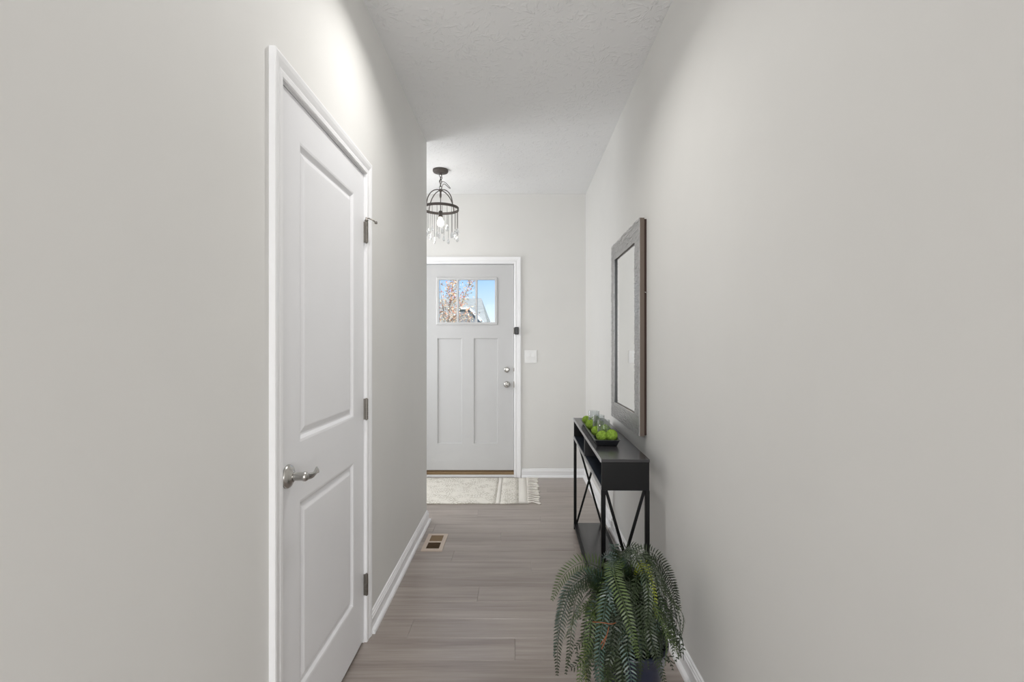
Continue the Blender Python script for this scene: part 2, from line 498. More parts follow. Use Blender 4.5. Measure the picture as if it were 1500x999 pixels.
struct('ceiling', B(-4.72, 4.72, -5.12, YF+.14, H, H+.1), 'ceiling')
struct('wall_right', B(XR, XR+.12, -.5, YF+.14, 0, H), 'wall')
struct('wall_living_return_right', B(XR+.12, 4.6, -.5, -.38, 0, H), 'wall')
struct('wall_living_right', B(4.6, 4.72, -5.12, -.38, 0, H), 'wall')
struct('wall_left', prism([(-.5, 0), (D0, 0), (D0, DZ), (D1, DZ), (D1, 0), (YC, 0), (YC, H), (-.5, H)], 'x', XL-.115, XL), 'wall')
struct('wall_foyer_return', B(XB, XL-.115, YC-.115, YC, 0, H), 'wall')
struct('wall_living_return', B(-4.6, XL-.115, -.5, -.385, 0, H), 'wall')
struct('wall_foyer_left', B(XB-.12, XB, -.385, YF+.14, 0, H), 'wall')
struct('wall_living_left', B(-4.72, -4.6, -5.12, -.385, 0, H), 'wall')
struct('wall_back', B(-4.6, 4.6, -5.12, -5.0, 0, H), 'wall')
FD0, FD1, FZ = -.972, -.018, 2.078              # front door rough opening
struct('wall_front', prism([(XB, 0), (FD0, 0), (FD0, FZ), (FD1, FZ), (FD1, 0), (XR, 0), (XR, H), (XB, H)], 'y', YF, YF+.14), 'wall')

# baseboards: profile (out from wall, up) and shoe moulding
BP = [(0, 0), (.014, 0), (.014, .060), (.0105, .064), (.0105, .070), (.006, .074), (.006, .080), (0, .084)]
SP = [(.0142, 0), (.029, 0), (.0285, .008), (.0255, .014), (.021, .0175), (.0142, .0195)]
def baseboard(name, pts, nrm):
    """pts: (x,y) list along wall; nrm: outward vectors per point"""
    for nm, pr in ((name, BP), ('shoe_molding', SP)):
        bm = bmesh.new()
        sweep(bm, pr, [(p[0], p[1], 0) for p in pts], [(Vector((n[0], n[1], 0)), Vector((0, 0, 1))) for n in nrm])
        if nm == name: o = struct(nm, bm, 'trim')
        else: obj(nm, bm, 'trim', o)
baseboard('baseboard_right', [(XR, -.49), (XR, YF)], [(-1, 0), (-1, -1)])
baseboard('baseboard_front', [(XR, YF), (.040, YF)], [(-1, -1), (0, -1)])
baseboard('baseboard_front_left', [(-1.03, YF), (XB, YF)], [(0, -1), (1, -1)])
baseboard('baseboard_left', [(XL, 2.166), (XL, YC), (XB+.03, YC)], [(1, 0), (1, 1), (0, 1)])
baseboard('baseboard_left_near', [(XL, -.5), (XL, 1.29)], [(1, 0), (1, 0)])

# casings: mitred frame with a stepped profile (a: away from the opening, b: out of the wall)
CP = [(0, 0), (0, .009), (.004, .012), (.018, .0125), (.022, .0105), (.030, .0135), (.040, .0165), (.052, .018), (.057, .0165), (.057, 0)]
def casing(name, axis, wallpos, sgn, a0, a1, top, wscale=1, parent=None, names=('side', 'side', 'head')):
    """axis 'x': casing lies in the YZ plane at x=wallpos and faces +x*sgn; axis 'y': in XZ plane"""
    if axis == 'x':
        P = lambda a, z: Vector((wallpos, a, z)); A = Vector((0, 1, 0)); N = Vector((sgn, 0, 0))
    else:
        P = lambda a, z: Vector((a, wallpos, z)); A = Vector((1, 0, 0)); N = Vector((0, sgn, 0))
    Z = Vector((0, 0, 1))
    pr = [(a*wscale, b_) for a, b_ in CP]
    bm = bmesh.new()
    path = [P(a0, 0), P(a0, top), P(a1, top), P(a1, 0)]
    fr = [(-A, N), (-A+Z, N), (A+Z, N), (A, N)]
    sweep(bm, pr, path, fr)
    return obj(name, bm, 'trim', parent)

# ---------------------------------------------------------------- panelled slabs
def slab(name, m, W, Hh, T, panels, holes, prof, parent):
    """u across 0..W, v up 0..Hh, front at n=0, back at n=-T; returns object in (u,n,v) space mapped by caller"""
    bm = bmesh.new()
    us = sorted({0, W, *[c for p in panels+holes for c in (p[0], p[1])]})
    vs = sorted({0, Hh, *[c for p in panels+holes for c in (p[2], p[3])]})
    inside = lambda u, v, ps: any(p[0] < u < p[1] and p[2] < v < p[3] for p in ps)
    for back in (False, True):
        n = -T if back else 0
        grid = {}
        g = lambda u, v: grid.setdefault((u, v), bm.verts.new((u, n, v))) if (u, v) not in grid else grid[(u, v)]
        for i in range(len(us)-1):
            for j in range(len(vs)-1):
                uc, vc = (us[i]+us[i+1])/2, (vs[j]+vs[j+1])/2
                if inside(uc, vc, holes) or (not back and inside(uc, vc, panels)): continue
                bm.faces.new((g(us[i], vs[j]), g(us[i+1], vs[j]), g(us[i+1], vs[j+1]), g(us[i], vs[j+1])))
    for p in panels:
        loops = []
        for ins, dep in prof:
            loops.append([bm.verts.new(q) for q in ((p[0]+ins, dep, p[2]+ins), (p[1]-ins, dep, p[2]+ins), (p[1]-ins, dep, p[3]-ins), (p[0]+ins, dep, p[3]-ins))])
        for a, b_ in zip(loops, loops[1:]):
            for i in range(4): bm.faces.new((a[i], a[(i+1) % 4], b_[(i+1) % 4], b_[i]))
        bm.faces.new(loops[-1])
    def ring(p):
        a = [bm.verts.new(q) for q in ((p[0], 0, p[2]), (p[1], 0, p[2]), (p[1], 0, p[3]), (p[0], 0, p[3]))]
        b_ = [bm.verts.new((v.co.x, -T, v.co.z)) for v in a]
        for i in range(4): bm.faces.new((a[i], a[(i+1) % 4], b_[(i+1) % 4], b_[i]))
    ring((0, W, 0, Hh))
    for h in holes: ring(h)
    bmesh.ops.remove_doubles(bm, verts=bm.verts, dist=1e-5)
    return obj(name, bm, m, parent)

# ---------------------------------------------------------------- closet door (door_1)
door1 = bpy.data.objects.new('door_1', None); col.objects.link(door1); door1['kind'] = 'structure'
door1.location = (XL, 1.36, 0)
S0, S1, SZ0, SZ1 = 1.360, 2.100, .017, 2.000
# slab local: u -> -y?  front faces +x: map u=y, n -> -x flipped
sl = slab('door_slab', 'door', S1-S0, SZ1-SZ0, .035,
          [(.122, .615, .963, 1.868), (.122, .615, .205, .785)], [],
          [(0, 0), (.007, -.0015), (.016, -.009), (.022, -.010), (.026, -.009), (.040, -.0035), (.044, -.003)], door1)
# (u,n,v) -> world (x=XL+n, y=S0+u, z=SZ0+v): swap axes in the mesh
for v in sl.data.vertices:
    u, n, vv = v.co
    v.co = (n-.001, u, vv+SZ0)
sl.data.update()
cs = casing('casing', 'x', 0, 1, S0-.006-1.36, S1+.006-1.36, SZ1+.006, 1, door1)
for nm, a in (('jamb', (-.115, 0, -.022, -.003, 0, 2.004)), ('jamb', (-.115, 0, .743, .762, 0, 2.004)), ('head_jamb', (-.115, 0, -.022, .762, 2.003, 2.020)),
              ('door_stop', (-.060, -.040, -.003, .010, 0, 2.003)), ('door_stop', (-.060, -.040, .730, .743, 0, 2.003)), ('door_stop', (-.060, -.040, .01, .73, 1.99, 2.003))):
    obj(nm, B(*a), 'trim', door1)
# hinges on the far side
for i, z in enumerate((1.756, 1.000, .250)):
    h = bmesh.new()
    hy = S1-1.36+.0015
    lathe(h, [(0, -.047), (.004, -.047), (.0045, -.044), (.0045, .044), (.004, .047), (0, .047)], (.0105, hy, z), 'z', 12)
    hg = obj('hinge', h, 'hinge', door1, True)
    kb = bmesh.new()
    for q in range(5):
        z0 = z-.0445+q*.0178
        lathe(kb, [(0, z0+.0006), (.0072, z0+.0006), (.0072, z0+.0172), (0, z0+.0172)], (.0105, hy, 0), 'z', 14)
    k = obj('knuckles', kb, 'hinge', hg)
    lf = B(-.0008, .009, hy-.0042, hy-.0015, z-.0445, z+.0445)
    obj('leaf', lf, 'hinge', hg)
    if i == 0:
        b2 = bmesh.new()
        lathe(b2, [(0, 0), (.008, 0), (.008, .004), (.004, .008), (.004, .016), (0, .018)], (.0105, hy, z+.047), 'z', 12)
        tube(b2, [(.0105, hy, z+.058), (.020, hy+.002, z+.060), (.034, hy+.006, z+.054), (.046, hy+.010, z+.046)], .0028, 8)
        lathe(b2, [(0, 0), (.006, .001), (.0065, .010), (0, .012)], (.043, hy+.009, z+.043), 'x', 12)
        obj('door_stop_arm', b2, 'hinge', hg, True)
# lever handle
LY, LZ = 1.402-1.36, .897
hb = bmesh.new()
lathe(hb, [(0, 0), (.034, 0), (.034, .003), (.031, .008), (.022, .013), (.016, .016), (.015, .018), (0, .018)], (0, LY, LZ), 'x', 36)
lever = obj('lever_handle', hb, 'nickel', door1, True)
hb = bmesh.new()
lathe(hb, [(0, .015), (.0125, .015), (.0118, .022), (.0118, .044), (.0135, .047), (.0135, .053), (.010, .058), (0, .059)], (0, LY, LZ), 'x', 24)
obj('lever_neck', hb, 'nickel', lever, True)
hb = bmesh.new()
cp = catmull([(.049, LY, LZ), (.053, LY+.018, LZ-.004), (.056, LY+.042, LZ-.006), (.056, LY+.066, LZ+.001), (.052, LY+.084, LZ-.002), (.048, LY+.094, LZ-.009)], 20)
rings = []
for i, p in enumerate(cp):
    t = i/19
    hw = .0095*(1-.35*t)+.0035*math.sin(t*PI); th = .0062-.0022*t
    if i == 19: hw *= .5; th *= .6
    tw = .5*math.sin(t*PI*1.6)
    a1 = Vector((math.sin(tw), 0, math.cos(tw))); a2 = Vector((math.cos(tw), 0, -math.sin(tw)))
    rings.append([hb.verts.new(p+a1*hw*math.cos(q)+a2*th*math.sin(q)) for q in [2*PI*k/14 for k in range(14)]])
for a, b_ in zip(rings, rings[1:]):
    for k in range(14): hb.faces.new((a[k], a[(k+1) % 14], b_[(k+1) % 14], b_[k]))
hb.faces.new(rings[0]); hb.faces.new(rings[-1])
obj('lever_grip', hb, 'nickel', lever, True)
obj('latch_plate', B(-.022, -.0015, -.0028, -.0008, LZ-.028, LZ+.028), 'hinge', door1)

# ---------------------------------------------------------------- front door (door_2)
door2 = bpy.data.objects.new('door_2', None); col.objects.link(door2); door2['kind'] = 'structure'
FY = YF+.020
X0, X1, Z0, Z1 = -.954, -.037, .064, 2.062
door2.location = (0, 0, 0)
gx0, gx1, gz0, gz1 = -.766, -.216, 1.497, 1.917
hole = (gx0-X0, gx1-X0, gz0-Z0, gz1-Z0)
pan = [(-.778-X0, -.540-X0, .324-Z0, 1.345-Z0), (-.425-X0, -.192-X0, .324-Z0, 1.345-Z0)]
fs = slab('door_slab', 'front_door', X1-X0, Z1-Z0, .044, pan, [hole], [(0, 0), (.003, -.010), (.010, -.0105), (.012, -.0105)], door2)
for v in fs.data.vertices:
    u, n, vv = v.co
    v.co = (X0+u, FY-n, Z0+vv)
fs.data.flip_normals()
fs.data.update()
# glazing rim, mullions, panes
def rect_frame(x0, x1, z0, z1, wd, y0, y1, bev=.003):
    bm = bmesh.new()
    L1 = [(x0-wd, z0-wd), (x1+wd, z0-wd), (x1+wd, z1+wd), (x0-wd, z1+wd)]
    L2 = [(x0, z0), (x1, z0), (x1, z1), (x0, z1)]
    Lm = [(a[0]*.72+b_[0]*.28, a[1]*.72+b_[1]*.28) for a, b_ in zip(L1, L2)]
    def lp(L, y): return [bm.verts.new((a, y, b_)) for a, b_ in L]
    ls = [lp(L1, y1), lp(L1, y0+.003), lp(Lm, y0), lp(L2, y0+.002), lp(L2, y1)]
    for a, b_ in zip(ls, ls[1:]+ls[:1]):
        for i in range(4): bm.faces.new((a[i], a[(i+1) % 4], b_[(i+1) % 4], b_[i]))
    return bm
rim = obj('window_frame', rect_frame(gx0+.004, gx1-.004, gz0+.004, gz1-.004, .026, FY-.010, FY+.022), 'front_door', door2)
pw = (gx1-gx0)/3
for k in (1, 2):
    x = gx0+pw*k
    obj('mullion', B(x-.010, x+.010, FY-.004, FY+.040, gz0+.002, gz1-.002, bev=.002), 'front_door', door2)
for k in range(3):
    a = gx0+pw*k+(.010 if k else .0); b_ = gx0+pw*(k+1)-(.010 if k < 2 else 0)
    obj('pane', B(a, b_, FY+.019, FY+.023, gz0+.001, gz1-.001), 'pane', door2)
casing('casing', 'y', YF, -1, X0-.006, X1+.006, Z1+.006, 1.13, door2)
for nm, a in (('jamb', (FD0, X0-.003, YF, YF+.14, 0, Z1+.003)), ('jamb', (X1+.003, FD1, YF, YF+.14, 0, Z1+.003)), ('head_jamb', (FD0, FD1, YF, YF+.14, Z1+.003, FZ)),
              ('door_stop', (X0-.003, X0+.012, FY+.046, FY+.06, .03, Z1+.003)), ('door_stop', (X1-.012, X1+.003, FY+.046, FY+.06, .03, Z1+.003)), ('door_stop', (X0, X1, FY+.046, FY+.06, Z1-.012, Z1+.003))):
    obj(nm, B(*a), 'trim', door2)
obj('threshold', B(X0-.003, X1+.003, YF+.006, YF+.13, .022, .048, bev=.003), 'threshold', door2)
obj('door_sweep', B(X0+.002, X1-.002, FY+.002, FY+.04, .049, .0635), 'sweep', door2)
obj('sill_strip', B(X0-.003, X1+.003, YF+.002, YF+.13, 0, .0215, bev=.002), 'trim', door2)
# deadbolt turn and knob
kb = bmesh.new()
lathe(kb, [(0, 0), (.0285, 0), (.0285, -.005), (.024, -.013), (.012, -.015), (0, -.015)], (-.103, FY, 1.040), 'y', 28)
db = obj('deadbolt', kb, 'nickel', door2, True)
obj('thumb_turn', B(-.107, -.099, FY-.030, FY-.014, 1.024, 1.056, bev=.003), 'nickel', db)
kb = bmesh.new()
lathe(kb, [(0, 0), (.032, 0), (.032, -.004), (.027, -.010), (.012, -.013), (.011, -.030), (.018, -.036), (.026, -.046), (.027, -.056), (.022, -.064), (.010, -.067), (0, -.067)], (-.103, FY, .897), 'y', 32)
kn = obj('door_knob', kb, 'nickel', door2, True)
kb = bmesh.new(); lathe(kb, [(0, -.067), (.007, -.067), (.006, -.071), (0, -.071)], (-.103, FY, .897), 'y', 16)
obj('lock_button', kb, 'hinge', kn, True)
for z, hh in ((1.040, .016), (.897, .030)):
    obj('strike_plate', B(X1-.001, X1+.0065, FY-.0215, FY+.01, z-hh, z+hh), 'hinge', door2)
for z in (1.85, 1.06, .28):
    hb = bmesh.new(); lathe(hb, [(0, z-.05), (.006, z-.05), (.006, z+.05), (0, z+.05)], (X0-.002, FY-.006, 0), 'z', 12)
    obj('hinge', hb, 'hinge', door2)

# door sensor
t = thing('door_sensor', 'small black security sensor on the front door casing above the locks', 'sensor', (-.008, YF-.0165, 1.417))
obj('body', B(-.020, .020, -.024, -.0005, -.036, .036, bev=.007), 'plastic_black', t)
obj('side_cap', B(-.030, -.0205, -.018, -.0005, -.032, .032, bev=.004), 'hinge', t)

# switch plate
t = thing('light_switch', 'white double light switch plate on the wall right of the front door', 'light switch', (.127, YF, 1.167))
obj('cover_plate', B(-.060, .060, -.0065, 0, -.062, .062, bev=.0025), 'plastic_white', t)
for sx in (-.023, .023):
    bm = prism([(-.0085, -.034), (-.0105, 0), (-.0075, .034), (-.006, .034), (-.006, -.034)], 'x', sx-.0165, sx+.0165)
    obj('rocker', bm, 'plastic_white', t)
for sx in (-.023, .023):
    for sz in (-.048, .048):
        bm = bmesh.new(); lathe(bm, [(0, -.0062), (.003, -.0066), (.002, -.0074), (0, -.0075)], (sx, 0, sz), 'y', 10)
        obj('screw', bm, 'plastic_white', t)

# ---------------------------------------------------------------- ceiling light just above the frame
LX, LYY = -.17, 1.90
t = thing('ceiling_light', 'flat round white flush ceiling light over the hall, just above view', 'ceiling light', (LX, LYY, H))
bm = bmesh.new(); lathe(bm, [(.075, -.022), (.095, -.018), (.100, -.006), (.100, 0)], (0, 0, 0), 'z', 40)
obj('trim_ring', bm, 'plastic_white', t, True)
bm = bmesh.new(); lathe(bm, [(0, -.021), (.076, -.021), (.076, -.004), (0, -.004)], (0, 0, 0), 'z', 40)
obj('diffuser', bm, 'diffuser', t)
light('AREA', 'ceiling_light_lamp', (LX, LYY, H-.026), LED_POWER, (1, .985, .96), (0, 0, 0), shape='DISK', size=.15, spread=math.radians(145))

# ---------------------------------------------------------------- chandelier
CX, CY = -.643, 4.11
ch = thing('chandelier', 'dark bronze ring chandelier with hanging glass drops over the front entry', 'chandelier', (CX, CY, H))
z_ = lambda z: z-H
bm = bmesh.new(); lathe(bm, [(0, 0), (.064, 0), (.065, -.012), (.060, -.022), (.040, -.027), (.010, -.029), (.008, -.036), (0, -.037)], (0, 0, 0), 'z', 36)
obj('canopy', bm, 'bronze', ch, True)
def link_bm(z, ang, rx=.0085, rz=.014, r=.0022, c=(0, 0)):
    bm = bmesh.new(); n = 20
    d = Vector((math.cos(ang), math.sin(ang), 0))
    pts = [Vector((c[0], c[1], z))+d*rx*math.cos(2*PI*k/n)+Vector((0, 0, rz*math.sin(2*PI*k/n))) for k in range(n)]
    frs = []
    for k in range(n):
        o_ = (d*math.cos(2*PI*k/n)/rx+Vector((0, 0, math.sin(2*PI*k/n)/rz))).normalized()
        frs.append((o_, Vector((-d.y, d.x, 0))))
    sweep(bm, [(r*math.cos(q), r*math.sin(q)) for q in [2*PI*j/8 for j in range(8)]], pts, frs, True)
    return bm
zl = -.046
for k in range(5):
    obj('chain_link', link_bm(zl, k*PI/2+.4, .0105, .0165, .0026), 'bronze', ch, True)
    zl -= .0265
bm = bmesh.new()
tube(bm, catmull([(.003, 0, -.035), (.012, .004, -.07), (-.008, 0, -.10), (.030, .01, -.098), (.075, .012, -.142), (.072, .01, -.150), (.028, .0, -.118), (.006, 0, -.160), (0, 0, -.20)], 48), .0026, 6)
obj('supply_wire', bm, 'bronze', ch, True)
HUB = z_(2.573)
bm = bmesh.new(); lathe(bm, [(0, HUB+.012), (.006, HUB+.010), (.013, HUB+.004), (.013, HUB-.008), (.007, HUB-.016), (.009, HUB-.05), (.004, HUB-.07), (0, HUB-.07)], (0, 0, 0), 'z', 20)
obj('hub', bm, 'bronze', ch, True)
RZ, RR = z_(2.417), .150
for k in range(4):
    a = PI/4+k*PI/2+.08
    d = Vector((math.cos(a), math.sin(a), 0))
    pts = [d*(.006+(RR-.008)*math.sin(q*PI/2))+Vector((0, 0, HUB+(RZ-HUB)*(1-math.cos(q*PI/2)))) for q in [i/18 for i in range(19)]]
    bm = bmesh.new(); tube(bm, pts, .0042, 8); obj('arm', bm, 'bronze', ch, True)
bm = bmesh.new(); n = 64
sweep(bm, [(-.0025, -.011), (.0025, -.011), (.0025, .011), (-.0025, .011)],
      [(RR*math.cos(2*PI*k/n), RR*math.sin(2*PI*k/n), RZ) for k in range(n)],
      [(Vector((math.cos(2*PI*k/n), math.sin(2*PI*k/n), 0)), Vector((0, 0, 1))) for k in range(n)], True)
obj('ring', bm, 'bronze', ch)
bm = bmesh.new(); tube(bm, [(0, 0, HUB-.06), (0, 0, z_(2.385))], .0035, 8); obj('center_rod', bm, 'bronze', ch)
bm = bmesh.new(); lathe(bm, [(0, z_(2.402)), (.010, z_(2.400)), (.017, z_(2.392)), (.018, z_(2.352)), (.014, z_(2.345)), (0, z_(2.345))], (0, 0, 0), 'z', 24)
obj('socket', bm, 'bronze', ch, True)
bm = bmesh.new(); lathe(bm, [(0, z_(2.350)), (.012, z_(2.348)), (.014, z_(2.335)), (.024, z_(2.318)), (.029, z_(2.300)), (.026, z_(2.283)), (.015, z_(2.272)), (0, z_(2.269))], (0, 0, 0), 'z', 28)
obj('bulb', bm, 'bulb', ch, True)
light('POINT', 'chandelier_lamp', (CX, CY, 2.30), BULB_POWER, (1, .96, .91), shadow_soft_size=.035)
ND = 22
rod_me, cr_me = {}, None
for k in range(ND):
    a = 2*PI*k/ND+.1
    ln = (.155, .205, .178)[k % 3]
    if ln not in rod_me:
        bm = bmesh.new(); tube(bm, [(0, 0, .004), (0, 0, -ln)], .0017, 6)
        me = bpy.data.meshes.new('drop_rod'); bm.to_mesh(me); bm.free(); me.materials.append(M['bronze']); rod_me[ln] = me
    if cr_me is None:
        bm = bmesh.new(); lathe(bm, [(0, 0), (.003, -.002), (.004, -.010), (.009, -.026), (.0115, -.038), (.009, -.049), (0, -.056)], (0, 0, 0), 'z', 8)
        cr_me = bpy.data.meshes.new('crystal'); bm.to_mesh(cr_me); bm.free(); cr_me.materials.append(M['crystal'])
    o = bpy.data.objects.new('drop_rod', rod_me[ln]); col.objects.link(o); o.parent = ch
    o.location = ((RR-.006)*math.cos(a), (RR-.006)*math.sin(a), RZ-.008)
    c = bpy.data.objects.new('crystal', cr_me); col.objects.link(c); c.parent = o; c.location = (0, 0, -ln+.001)

# ---------------------------------------------------------------- floor register
t = thing('floor_vent', 'beige metal floor register with brown slats beside the left baseboard', 'floor vent', (-.532, 3.175, 0))
hw, hl, T = .066, .136, .006
bm = bmesh.new()
wi, li = .041, .108
for a in ((-hw, -wi, -hl, hl), (wi, hw, -hl, hl), (-wi, wi, -hl, -li), (-wi, wi, li, hl), (-wi, wi, -.008, .008)):
    box(bm, a[0], a[1], a[2], a[3], .0002, T)
bmesh.ops.remove_doubles(bm, verts=bm.verts, dist=1e-5)
obj('frame', bm, 'vent', t)
obj('back_panel', B(-wi, wi, -li, li, .0002, .0012), 'vent_dark', t)
sm = None
for s0, s1, ti in ((-li, -.008, .9), (.008, li, -1.0)):
    n = 8
    for k in range(n):
        if sm is None:
            sm = obj('slat', B(-wi+.0005, wi-.0005, -.0033, .0033, -.0005, .0005), 'vent_slat', t); o = sm
        else:
            o = sm.copy(); col.objects.link(o)
        o.location = (0, s0+(k+.5)*(s1-s0)/n, .0036); o.rotation_euler = (-ti*.7, 0, 0)

# ---------------------------------------------------------------- rug
t = thing('entry_rug', 'cream woven fringed rug lying in front of the front door', 'rug', (0, 4.325, 0))
y0, y1 = 3.945-4.325, 4.705-4.325
def rug_piece(name, x0, x1, m, z=.009):
    bm = bmesh.new(); nx = max(2, int((x1-x0)/.03)); ny = 26
    P = {}
    for i in range(nx+1):
        for j in range(ny+1):
            x = x0+(x1-x0)*i/nx; y = y0+(y1-y0)*j/ny
            wob = .004*math.sin(x*14)+.003*math.sin(x*31+1)
            yy = y+(wob if j == 0 else (-wob*.6 if j == ny else 0))
            zz = z+.0012*math.sin(x*23+y*9)+.0016*mnoise.noise(Vector((x*12, y*12, 0)))
            if j == 0 and -.06 < x < .09: zz += .010*max(0, math.sin((x+.06)/.15*PI))
            P[i, j, 1] = bm.verts.new((x, yy, zz)); P[i, j, 0] = bm.verts.new((x, yy, .001))
    for i in range(nx):
        for j in range(ny):
            bm.faces.new((P[i, j, 1], P[i+1, j, 1], P[i+1, j+1, 1], P[i, j+1, 1]))
            bm.faces.new((P[i, j, 0], P[i, j+1, 0], P[i+1, j+1, 0], P[i+1, j, 0]))
    for i in range(nx):
        for j, r in ((0, 0), (ny, 1)):
            bm.faces.new((P[i, j, 0], P[i+1, j, 0], P[i+1, j, 1], P[i, j, 1]))
    for j in range(ny):
        for i in (0, nx): bm.faces.new((P[i, j, 0], P[i, j+1, 0], P[i, j+1, 1], P[i, j, 1]))
    return obj(name, bm, m, t, True)
rug_piece('woven_field', -1.25, -.175, 'rug')
rug_piece('plain_band', -.1745, -.140, 'rug_plain', .0105)
rug_piece('patterned_band', -.1395, .010, 'rug')
rug_piece('plain_border', .0105, .090, 'rug_plain', .0105)
nt_ = 15
for k in range(nt_):
    yy = y0+(k+.5)*(y1-y0)/nt_
    ln = .095+.02*random.random(); dy = random.uniform(-.014, .014)
    if k < 3: dy -= .018
    bm = bmesh.new()
    pts = catmull([(.086, yy, .0075), (.086+ln*.35, yy+dy*.2, .012+.003*random.random()), (.086+ln*.75, yy+dy*.7, .008), (.086+ln, yy+dy*1.2, .006)], 9)
    tube(bm, pts, [.012, .008, .0055, .0055, .006, .0075, .009, .010, .004], 8)
    obj('tassel', bm, 'fringe', t, True)

# ---------------------------------------------------------------- console table
TX0, TX1, TY0, TY1 = -.1065, .1065, -.6275, .6275
ct = thing('console_table', 'narrow black console table with crossed end braces against the right wall', 'table', (.4865, 2.7915, 0), -.0165)
obj('tabletop', B(TX0, TX1, TY0, TY1, .757, .770, bev=.0012), 'black_top', ct)
obj('bottom_panel', B(TX0+.004, TX1-.001, TY0+.017, TY1-.017, .632, .645), 'navy', ct)
obj('edge_highlight', B(TX0-.0030, TX0+.0035, TY0+.0165, TY1-.0165, .6325, .6465), 'highlight', ct)  # thin pale strips added as the painted glint on the front edges
obj('edge_highlight', B(TX0-.0040, TX0-.0003, TY0+.0005, TY1-.0005, .757, .7710), 'highlight', ct)
obj('end_panel', B(TX0+.002, TX1-.002, TY0+.002, TY0+.016, .632, .7568), 'black_metal', ct)
obj('end_panel', B(TX0+.002, TX1-.002, TY1-.016, TY1-.002, .632, .7568), 'black_metal', ct)
obj('divider', B(TX0+.0005, TX1-.012, -.007, .007, .6452, .7568), 'black_top', ct)
obj('back_panel', B(TX1-.011, TX1-.003, TY0+.0165, TY1-.0165, .6452, .7568), 'black_metal', ct)
LW = .019
for sx in (0, 1):
    for sy in (0, 1):
        x = TX0+.0005 if sx == 0 else TX1-.0005-LW
        y = TY0+.0005 if sy == 0 else TY1-.0005-LW
        obj('leg', B(x, x+LW, y, y+LW, 0, .6318, bev=.0012), 'black_metal', ct)
obj('lower_shelf', B(TX0+LW+.001, TX1-LW-.001, TY0+.001, TY1-.001, .028, .040, bev=.001), 'black_top', ct)
obj('shelf_rail', B(TX0+.001, TX0+LW, TY0+LW+.001, TY1-LW-.001, .026, .041, bev=.0012), 'black_metal', ct)
obj('shelf_rail', B(TX1-LW, TX1-.001, TY0+LW+.001, TY1-LW-.001, .026, .041, bev=.0012), 'black_metal', ct)
for sy in (0, 1):
    yc = TY0+.0095 if sy == 0 else TY1-.0095
    for s in (-1, 1):
        a = Vector((-s*(TX1-LW-.003), yc+s*.003, .041)); b_ = Vector((s*(TX1-LW-.003), yc+s*.003, .631))
        d = (b_-a).normalized(); pn = Vector((d.z, 0, -d.x))
        bm = bmesh.new()
        sweep(bm, [(-.0065, -.0028), (.0065, -.0028), (.0065, .0028), (-.0065, .0028)], [a, b_], [(pn, Vector((0, 1, 0)))]*2)
        obj('cross_brace', bm, 'black_metal', ct)

# tray
TZ = .770
rot = -.0165
tr = thing('tray', 'long black rectangular tray with flared sides on the console table', 'tray', (.458, 2.80, TZ), -.03)
bm = bmesh.new()
def lp(hx, hy, z): return [bm.verts.new(p) for p in ((-hx, -hy, z), (hx, -hy, z), (hx, hy, z), (-hx, hy, z))]
ls = [lp(.046, .338, .0003), lp(.050, .343, .002), lp(.061, .356, .029), lp(.066, .361, .030), lp(.066, .361, .032), lp(.058, .353, .0315), lp(.047, .339, .006)]
for a, b_ in zip(ls, ls[1:]):
    for i in range(4): bm.faces.new((a[i], a[(i+1) % 4], b_[(i+1) % 4], b_[i]))
bm.faces.new(ls[0][::-1]); bm.faces.new(ls[-1])
tag(tr, tr['label'], 'tray')
obj('dish', bm, 'tray', tr)

def moss(r, seed):
    bm = bmesh.new(); bmesh.ops.create_icosphere(bm, subdivisions=5, radius=r)
    for v in bm.verts:
        d = v.co.normalized()
        k = mnoise.noise(d*2.2+Vector((seed, 0, 0)))*.05+mnoise.noise(d*9+Vector((0, seed, 0)))*.05+mnoise.noise(d*40+Vector((0, 0, seed)))*.07
        v.co = v.co*(1+k)
    return bm
def mo(d, px, r, z=None): return (px, d, r)
balls = [
    (.434, 2.527, .028, 'bright green moss ball at the near left end of the tray'),
    (.484, 2.530, .031, 'largest bright green moss ball at the near right end of the tray'),
    (.432, 2.690, .027, 'green moss ball, second from the near end in the left row of the tray'),
    (.483, 2.700, .030, 'green moss ball, second from the near end in the right row of the tray'),
    (.430, 2.890, .029, 'green moss ball, third from the near end in the left row of the tray'),
    (.486, 2.880, .027, 'green moss ball, third from the near end in the right row of the tray'),
    (.432, 3.070, .028, 'green moss ball at the far left end of the tray'),
    (.487, 3.075, .028, 'green moss ball at the far right end of the tray')]
for i, (x, y, r, lb) in enumerate(balls):
    o = obj('moss_ball', moss(r, i*3.7), 'moss', None, True)
    o.location = (x, y, TZ+.007+r*1.04)
    tag(o, lb, 'moss ball', 'green moss balls in the black tray')
cups = [(.458, 2.612, 'clear glass cylinder cup nearest the camera in the black tray'),
        (.461, 2.792, 'clear glass cylinder cup in the middle of the black tray'),
        (.463, 2.978, 'clear glass cylinder cup furthest along the black tray')]
cup0 = None
for x, y, lb in cups:
    if cup0 is None:
        bm = bmesh.new(); lathe(bm, [(0, 0), (.031, 0), (.033, .003), (.033, .1), (.0318, .1015), (.0306, .1), (.0306, .006), (0, .006)], (0, 0, 0), 'z', 32)
        cup0 = obj('glass_cup', bm, 'glass', None, True); o = cup0
    else:
        o = cup0.copy(); col.objects.link(o)
    o.location = (x, y, TZ+.0065)
    tag(o, lb, 'glass cup', 'clear glass cups in the black tray')

